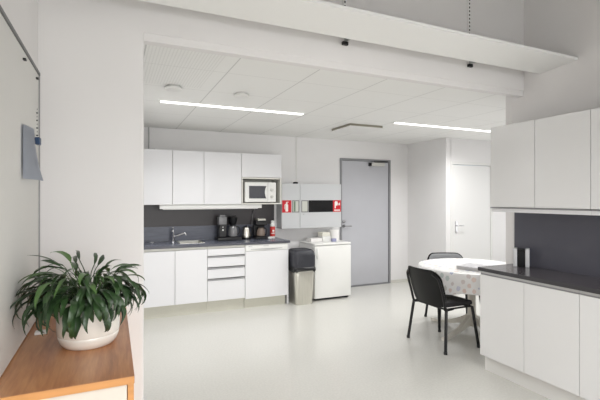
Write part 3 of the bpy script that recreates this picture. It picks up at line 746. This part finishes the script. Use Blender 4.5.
# ---------------------------------------------------------------- wall shelf
t = thing('wall_shelf', 'long white shelf on slotted rails above the opening', 'shelf', (1.3, 2.5, 2.6))
bm = BM(); ya, yb, za, zb = 2.075, 2.395, 2.591, 2.566; th = .020
prism(bm, [(ya, za), (yb, zb), (yb, zb + th), (ya, za + th)], 'x', XL + .005, XR - .003); part('board', bm, M_shelf, t)
for xx in (1.495, 2.682):
    bm = BM(); box(bm, xx - .012, xx + .012, YM0 - .012, YM0 - .0008, 2.59, 3.48)
    rl = part('rail', bm, M_shelf, t)
    bm = BM()
    for k in range(26):
        z = 2.66 + k * .031; box(bm, xx - .005, xx + .005, YM0 - .0135, YM0 - .0121, z, z + .015)
    part('rail_slots', bm, M_dark, rl)
    bm = BM(); prism(bm, [(YM0 - .013, 2.60), (YM0 - .013, 2.66), (2.2, 2.625), (2.2, 2.608), (yb, 2.592)], 'x', xx - .006, xx + .006)
    part('bracket', bm, M_alu, t)
    bm = BM(); box(bm, xx - .028, xx + .016, YM0 - .035, YM0 - .0125, 2.574, 2.598, .002); part('bracket_tip', bm, M_blk, rl)

# ---------------------------------------------------------------- board on the left wall
t = thing('wall_board', 'large pale wall board with dark grey rails left of the plant', 'wall board', (XL, 1.5, .9))
bm = BM(); box(bm, XL + .0005, XL + .012, .2, 2.475, .895, 2.125); part('panel', bm, M_board, t)
bm = BM(); box(bm, XL + .0005, XL + .018, .2, 2.493, 2.1255, 2.142, .002); part('top_rail', bm, M_rail, t)
bm = BM(); box(bm, XL + .0005, XL + .018, 2.4755, 2.484, .895, 2.125, .001); part('side_rail', bm, mat('mid_grey_rail', srgb(150, 150, 150), .5), t)
for (y, z, lab) in ((2.075, 2.085, 'small black peg near the top rail of the pale wall board, nearer one'), (2.40, 2.09, 'small black peg at the far top corner of the pale wall board')):
    bm = BM(); box(bm, XL + .0125, XL + .024, y - .012, y + .012, z - .004, z + .004, .001)
    single('peg', bm, M_blk, lab, 'peg', (XL + .02, y, z), group='pegs on the pale wall board')
# chain with the blue clip
t = thing('blue_clip', 'blue clip hanging on a short chain at the edge of the wall board', 'clip', (XL + .02, 2.38, 1.76))
bm = BM()
for k in range(8):
    z = 1.80 + .018 * k; y = 2.335 + .002 * math.sin(k)
    lathe(bm, [(.002, -.0015), (.0045, 0), (.002, .0015)], (XL + .026, y, z), 8, 'x' if k % 2 else 'y')
part('chain', bm, M_rail, t)
bm = BM(); box(bm, XL + .019, XL + .04, 2.31, 2.36, 1.755, 1.79, .004); part('jaw', bm, M_blue, t)
# hanging sheet, curled away from the board at its lower far corner
bm = BM(); nu, nv = 14, 12; grid = []
for j in range(nv + 1):
    row = []
    for i in range(nu + 1):
        u, v = i / nu, j / nv
        y = 2.03 + .265 * u + .02 * u * v
        z = 1.805 - .225 * v + .02 * u * (1 - v)
        x = XL + .016 + .035 * u * v * v + .012 * math.sin(u * PI) * v + .004
        row.append(bm.verts.new((x, y, z)))
    grid.append(row)
for j in range(nv):
    for i in range(nu): bm.faces.new((grid[j][i], grid[j][i + 1], grid[j + 1][i + 1], grid[j + 1][i]))
g = bmesh.ops.solidify(bm, geom=bm.faces[:], thickness=.0012)
single('paper_sheet', bm, M_paper, 'bluish grey paper sheet curling away from the wall board under the blue clip', 'paper', (XL + .02, 2.2, 1.6), True)

# ---------------------------------------------------------------- sideboard
SX1, SY0, SZ = .068, 1.532, .888
t = thing('sideboard', 'low cabinet with brown wood top carrying the potted plant', 'sideboard', (-.14, 2.0, 0))
bm = BM(); box(bm, XL + .0005, SX1, SY0, YM0 - .002, SZ - .026, SZ, .0015); part('top', bm, M_wood, t)
bm = BM(); box(bm, XL + .001, SX1 - .001, SY0 - .0035, SY0 - .0002, SZ - .026, SZ - .0005, .001); part('front_edge', bm, M_woode, t)
bm = BM(); box(bm, SX1 - .022, SX1 - .002, SY0 + .004, YM0 - .003, 0, SZ - .0265, .001); part('side_panel', bm, M_woode, t)
bm = BM(); box(bm, XL + .001, SX1 - .0225, SY0 + .03, YM0 - .004, .06, SZ - .0265); part('body', bm, mat('cream_panel', srgb(212, 204, 192), .5), t)
bm = BM(); box(bm, XL + .003, SX1 - .024, SY0 + .008, SY0 + .027, .06, SZ - .030, .0015); part('door', bm, MATS['cream_panel'], t)
bm = BM(); box(bm, -.318, -.272, 2.16, 2.20, SZ + .0005, SZ + .012, .002)
single('small_dish', bm, M_paperw, 'small white square dish on the sideboard behind the drooping leaves', 'dish', (-.295, 2.18, SZ + .0005))

# ---------------------------------------------------------------- potted plant
px, py = -.092, 1.955
t = thing('potted_plant', 'leafy dark green plant in a cream round pot on the wooden sideboard', 'potted plant', (px, py, SZ + .0005))
R = .122
bm = BM(); lathe(bm, [(.088, 0), (.096, .003), (.110, .022), (.116, .040), (.1165, .046), (.1150, .049), (.1185, .055), (.120, .10), (R, .185), (R, .192), (R - .006, .194), (R - .009, .185), (R - .014, .14)], (px, py, SZ + .0005), 48)
part('pot', bm, M_pot, t, True)
bm = BM(); lathe(bm, [(R - .02, .165), (R - .011, .17)], (px, py, SZ + .0005), 32); part('soil', bm, M_soil, t)
bm = BM()
tone = bm.verts.layers.float.new('tone')
def add_leaf(base, yaw, lift, stem, length, width, droop, tn, curl=0):
    """arching petiole followed by a folded lanceolate blade"""
    q_ = .88 - .10 * math.cos(yaw); stem *= q_; length *= q_
    d = Vector((math.cos(yaw), math.sin(yaw), 0)); side = Vector((-d.y, d.x, 0))
    p = Vector(base); ang = lift; pts = []; N = 16; total = stem + length; ds = total / N
    for i in range(N + 1):
        pts.append((p.copy(), ang))
        tt = i / N
        ang -= droop / N * (0.35 + 1.5 * tt)
        p = p + (d * math.cos(ang) + Vector((0, 0, 1)) * math.sin(ang)) * ds
    ns = max(1, int(N * stem / total)); prev = None
    for i, (q, a) in enumerate(pts):
        if i <= ns: w = .0022
        else:
            k = (i - ns) / (N - ns); w = width * (math.sin(PI * min(1, k ** .75)) ** .85) * .5 + .0006
            w *= 1 + .10 * math.sin(i * 2.1 + yaw * 5)
        nrm = (-d * math.sin(a) + Vector((0, 0, 1)) * math.cos(a))
        s = (side + nrm * curl * (i / N)).normalized()
        q = q + side * .006 * math.sin(i * .7 + yaw * 7)
        fold = w * .35
        row = [bm.verts.new(q - s * w + nrm * fold), bm.verts.new(q), bm.verts.new(q + s * w + nrm * fold)]
        for v in row: v[tone] = tn * .85 + (.12 if v is row[1] else 0)
        if prev:
            for a_, b_ in ((0, 1), (1, 2)): bm.faces.new((prev[a_], prev[b_], row[b_], row[a_]))
        prev = row
zt = SZ + .172
rnd = random.Random(11)
def push(n, rad, lift, stem, length, width, droop, tone_rng):
    for i in range(n):
        yaw = 2 * PI * (i + rnd.random() * .8) / n
        r0 = rnd.uniform(0, rad)
        add_leaf((px + r0 * math.cos(yaw), py + r0 * math.sin(yaw), zt), yaw + rnd.uniform(-.3, .3),
                 math.radians(rnd.uniform(*lift)), rnd.uniform(*stem), rnd.uniform(*length), rnd.uniform(*width), rnd.uniform(*droop), rnd.uniform(*tone_rng), rnd.uniform(-.5, .5))
push(44, .09, (25, 52), (.06, .11), (.14, .19), (.020, .030), (2.4, 3.2), (.0, .35))
push(54, .085, (50, 72), (.10, .15), (.12, .17), (.020, .031), (2.6, 3.5), (.05, .45))
push(46, .07, (62, 84), (.14, .19), (.12, .16), (.020, .030), (2.4, 3.5), (.15, .6))
push(34, .06, (66, 88), (.16, .21), (.10, .15), (.018, .028), (1.5, 2.7), (.2, .85))
push(14, .04, (66, 86), (.18, .225), (.10, .13), (.015, .022), (1.0, 2.0), (.1, .5))
for yaw, ln, dr, lf, st in ((PI * .98, .15, 1.9, 52, .12), (PI * 1.05, .16, 2.3, 48, .12), (PI * .90, .15, 1.5, 60, .11), (-.15, .15, 2.3, 45, .11), (-.45, .15, 2.5, 42, .12), (.1, .16, 2.0, 50, .13), (PI * 1.2, .16, 2.7, 50, .12), (PI * 1.12, .16, 2.5, 55, .13)):
    add_leaf((px + .06 * math.cos(yaw), py + .06 * math.sin(yaw), zt), yaw, math.radians(lf), st, ln, .022, dr, .15)
for yaw, ln, lf in ((-2.35, .24, 48), (-2.7, .25, 50), (-3.0, .24, 52), (-2.05, .23, 45), (2.9, .22, 66), (-3.1, .20, 72), (-1.2, .17, 25), (-1.55, .19, 35), (-1.9, .18, 30), (-2.2, .20, 38), (-2.5, .20, 35), (-2.8, .21, 42), (-.9, .17, 30), (-1.75, .15, 15)):
    add_leaf((px + .075 * math.cos(yaw), py + .075 * math.sin(yaw), zt), yaw, math.radians(lf), .07, ln, .024, 2.5, .1)
part('foliage', bm, M_leaf, t, True)

# ---------------------------------------------------------------- table, cloth, magazine
TX, TY, TR = 3.674, 3.442, .57
t = thing('dining_table', 'round table on a cream pedestal hidden under the dotted cloth', 'table', (TX, TY, 0))
bm = BM(); lathe(bm, [(TR - .012, 0), (TR - .004, .006), (TR - .004, .02), (TR - .01, .025)], (TX, TY, .712), 56); part('tabletop', bm, M_tleg, t, True)
bm = BM(); lathe(bm, [(.055, .07), (.05, .12), (.042, .3), (.042, .6), (.06, .66), (.16, .70), (.16, .712)], (TX, TY, 0), 28); part('column', bm, M_tleg, t, True)
def foot(a):
    bm = BM(); rings = []
    N = 10
    for i in range(N + 1):
        k = i / N; r = .03 + .50 * k
        zt_ = .17 * (1 - k) ** 2.0 + .032; zb_ = .10 * (1 - k) ** 1.6; w = .026 - .004 * k
        ca, sa = math.cos(a), math.sin(a)
        rings.append([bm.verts.new((TX + r * ca - s * w * sa, TY + r * sa + s * w * ca, z)) for s, z in ((-1, zb_), (1, zb_), (1, zt_), (-1, zt_))])
    for p_, q_ in zip(rings, rings[1:]):
        for i in range(4): bm.faces.new((p_[i], p_[(i + 1) % 4], q_[(i + 1) % 4], q_[i]))
    bm.faces.new(rings[0][::-1]); bm.faces.new(rings[-1])
    return bm
a0 = math.atan2(3.332 - TY, 3.151 - TX)
for k in range(4): part('foot', foot(a0 + k * PI / 2), M_tleg, t, True)
# draped cloth with UV in metres
bm = BM(); uvl = bm.loops.layers.uv.new('UVMap')
rows = []; SEG = 120
prof = [(0, 0)] + [(TR * k / 6 * .985, 0) for k in range(1, 7)] + [(TR + .002, -.004), (TR + .006, -.012)] + [(TR + .008, -.012 - .0235 * k) for k in range(1, 9)]
for j, (r, dz) in enumerate(prof):
    row = []
    drop = max(0, -dz - .012) / .19
    L = r if dz > -.012 else TR + (-dz)
    for i in range(SEG):
        a = 2 * PI * i / SEG
        wv = math.sin(a * 13) * .6 + math.sin(a * 7 + 1) * .4
        rr = r + drop * (.016 + .018 * wv) * (1 if dz < -.012 else 0)
        ext = drop * .030 * math.sin(a * 4 + .6)
        z = .7395 + dz - max(0, ext)
        v = bm.verts.new((TX + rr * math.cos(a), TY + rr * math.sin(a), z))
        row.append((v, (L * math.cos(a), L * math.sin(a))))
        if r == 0: break
    rows.append(row)
for A, B in zip(rows, rows[1:]):
    for i in range(SEG):
        if len(A) == 1:
            q = [A[0], B[i], B[(i + 1) % SEG]]
        else: q = [A[i], B[i], B[(i + 1) % SEG], A[(i + 1) % SEG]]
        f_ = bm.faces.new([k[0] for k in q])
        for l, k in zip(f_.loops, q): l[uvl].uv = (k[1][0] + 2, k[1][1] + 2)
single('tablecloth', bm, M_cloth, 'white oilcloth with pastel dots draped over the round table', 'tablecloth', (TX, TY, .74), True)
t = thing('magazine', 'thick grey-white magazine lying flat on the dotted tablecloth', 'magazine', (3.62, 3.36, .7405), 0)
mb = BM(); rotbox(mb, 3.518, 3.271, math.radians(-73), -.12, .12, -.14, .14, .7405, .772, .002); part('pages', mb, M_page, t)
mb = BM(); rotbox(mb, 3.518, 3.271, math.radians(-73), -.122, .122, -.142, .142, .7725, .776, .0005); part('cover', mb, M_bookc, t)

# ---------------------------------------------------------------- chairs
def chair(label, fabric):
    """faces +x in local coordinates"""
    t = thing('visitor_chair', label, 'chair', (0, 0, 0), 0, 'black stacking chairs at the round table')
    # seat cushion
    bm = BM(); nx, ny = 10, 10
    outline = rrect(-.185, .215, -.225, .225, .06, 5)
    def ringz(s, z): return [bm.verts.new((x * s, y * s, z - .012 * max(0, (x - .1) / .12) ** 2 + .006 * (abs(y) / .22) ** 2)) for x, y in outline]
    R_ = [ringz(.9, .418), ringz(.985, .423), ringz(1, .435), ringz(1, .452), ringz(.97, .464), ringz(.88, .470), ringz(.5, .468)]
    for a, b in zip(R_, R_[1:]):
        k = len(a)
        for i in range(k): bm.faces.new((a[i], a[(i + 1) % k], b[(i + 1) % k], b[i]))
    bm.faces.new(R_[0][::-1]); bm.faces.new(R_[-1])
    part('seat', bm, fabric, t, True, True)
    # backrest: bent rounded panel, plastic shell behind, cushion in front
    def panel(dx0, dx1, inset):
        bm = BM(); N, K = 14, 10; front = []; back = []
        z0, z1 = .425 + inset, .795 - inset; hw = .235 - inset; rc = .09
        def hwz(z):
            base = hw * (.92 + .08 * min(1, (z - z0) / .12))
            if z > z1 - rc: q = (z - (z1 - rc)) / rc; base -= rc * (1 - math.sqrt(max(0, 1 - q * q)))
            if z < z0 + .05: q = ((z0 + .05) - z) / .05; base -= .05 * (1 - math.sqrt(max(0, 1 - q * q)))
            return base
        zsl = [z0 + .0 + (z1 - z0) * (.5 - .5 * math.cos(PI * k / 16)) for k in range(17)]
        for layer, dx in ((back, dx0), (front, dx1)):
            for z in zsl:
                row = []
                w = hwz(z)
                for i in range(N + 1):
                    y = w * (2 * i / N - 1)
                    x = -.212 - .115 * (max(0, z - .43) / .365) + .045 * (y / .225) ** 2 + dx
                    edge = max(abs(2 * i / N - 1), abs((z - (z0 + z1) / 2) / ((z1 - z0) / 2)))
                    if edge > .97: x -= (dx - (dx0 + dx1) / 2) * .6
                    row.append(bm.verts.new((x, y, z)))
                layer.append(row)
        nz = len(zsl)
        for L_, rev in ((back, 0), (front, 1)):
            for j in range(nz - 1):
                for i in range(N): bm.faces.new((L_[j][i], L_[j][i + 1], L_[j + 1][i + 1], L_[j + 1][i]))
        for j in range(nz - 1):
            for i in (0, N): bm.faces.new((back[j][i], back[j + 1][i], front[j + 1][i], front[j][i]))
        for i in range(N):
            for j in (0, nz - 1): bm.faces.new((back[j][i], back[j][i + 1], front[j][i + 1], front[j][i]))
        return bm
    b = part('backrest', panel(0, .014, 0), mat('black_back_shell', srgb(12, 12, 13), .45, spec=.3), t, True, True)
    part('back_cushion', panel(.0145, .040, .010), fabric, b, True, True)
    # tubular frame
    r = .015
    for s in (-1, 1):
        part('leg', tube(BM(), [(.155, s * .20, .412), (.17, s * .232, .405), (.22, s * .268, .012)], r, 10), M_blkt, t, True, True)
        part('leg', tube(BM(), [(-.15, s * .20, .412), (-.175, s * .232, .405), (-.22, s * .268, .012)], r, 10), M_blkt, t, True, True)
        part('back_upright', tube(BM(), [(-.06, s * .205, .404), (-.16, s * .215, .402), (-.185, s * .225, .42), (-.203, s * .232, .50), (-.252, s * .232, .66), (-.272, s * .218, .72), (-.292, s * .165, .76)], .0125, 10, 4), M_blkt, t, True, True)
    for xx, s in ((.22, 1), (.22, -1), (-.22, 1), (-.22, -1)):
        part('foot_cap', lathe(BM(), [(.018, 0), (.018, .022), (.015, .025)], (xx, s * .268, 0), 12), M_blk, t, True, True)
    bm = BM(); 
    tube(bm, [(-.15, -.21, .405), (-.15, .21, .405)], .010, 8); tube(bm, [(.155, -.21, .405), (.155, .21, .405)], .010, 8)
    tube(bm, [(-.15, -.2, .405), (.155, -.2, .405)], .010, 8); tube(bm, [(-.15, .2, .405), (.155, .2, .405)], .010, 8)
    part('seat_frame', bm, M_blkt, t, True, True)
    return t
c1 = chair('black stacking chair with its back to the viewer, in front of the round table', M_fabric)
c1.location = (3.115, 3.305, 0); c1.rotation_euler = (0, 0, math.radians(1))
c2 = chair('dark grey padded chair behind the round table, mostly hidden by the tablecloth', M_fabricg)
f_dir = math.radians(180 + 90 - 24.33 - 6)     # facing direction
bkx, bky = 3.87, 4.06                         # where the backrest stands
c2.rotation_euler = (0, 0, math.atan2(-.93, -.36))
ca, sa = math.cos(c2.rotation_euler[2]), math.sin(c2.rotation_euler[2])
c2.location = (bkx + .27 * ca, bky + .27 * sa, 0)

# ---------------------------------------------------------------- light
W = bpy.data.worlds.new('daylight'); SC.world = W; W.use_nodes = True
W.node_tree.nodes['Background'].inputs[0].default_value = (.86, .93, 1, 1); W.node_tree.nodes['Background'].inputs[1].default_value = 1.0
area('rear_window_fill', ((XL + XR) / 2, YR - .12, (WZ0 + WZ1) / 2), (math.radians(48), 0, 0), 3.1, 1.8, 130, (1, .992, .985), 118)  # added fill behind the camera, tilted down so the upper walls stay darker
area('front_room_fill', (1.1, -.5, 2.5), (0, 0, 0), 2.2, .5, 58, (1, .992, .985), 160)  # added overhead fill for right cabinets, floor and sideboard, unseen
area('kitchen_side_fill', (KXR - .02, 4.0, 1.3), (0, math.radians(90), 0), 1.6, 1.8, 9, (.97, .98, 1))  # added fill from the unseen right end, lifts the kitchen ceiling
# added fill, out of frame, brightening the dining area
area('dining_fill', (4.9, 3.5, ZC - .03), (0, 0, 0), 1.5, .8, 9, (1, .98, .95))
for x, y in ((.8, 3.3), (2.4, 3.3), (1.2, 4.33), (4.0, 4.33)):
    pass

cam = bpy.data.cameras.new('camera'); co = bpy.data.objects.new('camera', cam); COL.objects.link(co)
co.location = (0, 0, 1.5); co.rotation_euler = (math.radians(90), 0, math.radians(-24.33))
cam.sensor_width = 36; cam.lens = 413.8 / 600 * 36; cam.shift_y = -2.2 / 600; cam.clip_start = .02
SC.camera = co
SC.view_settings.view_transform = 'Standard'; SC.view_settings.look = 'None'; SC.view_settings.gamma = 1
SC.view_settings.use_curve_mapping = False; SC.view_settings.exposure = -0.24
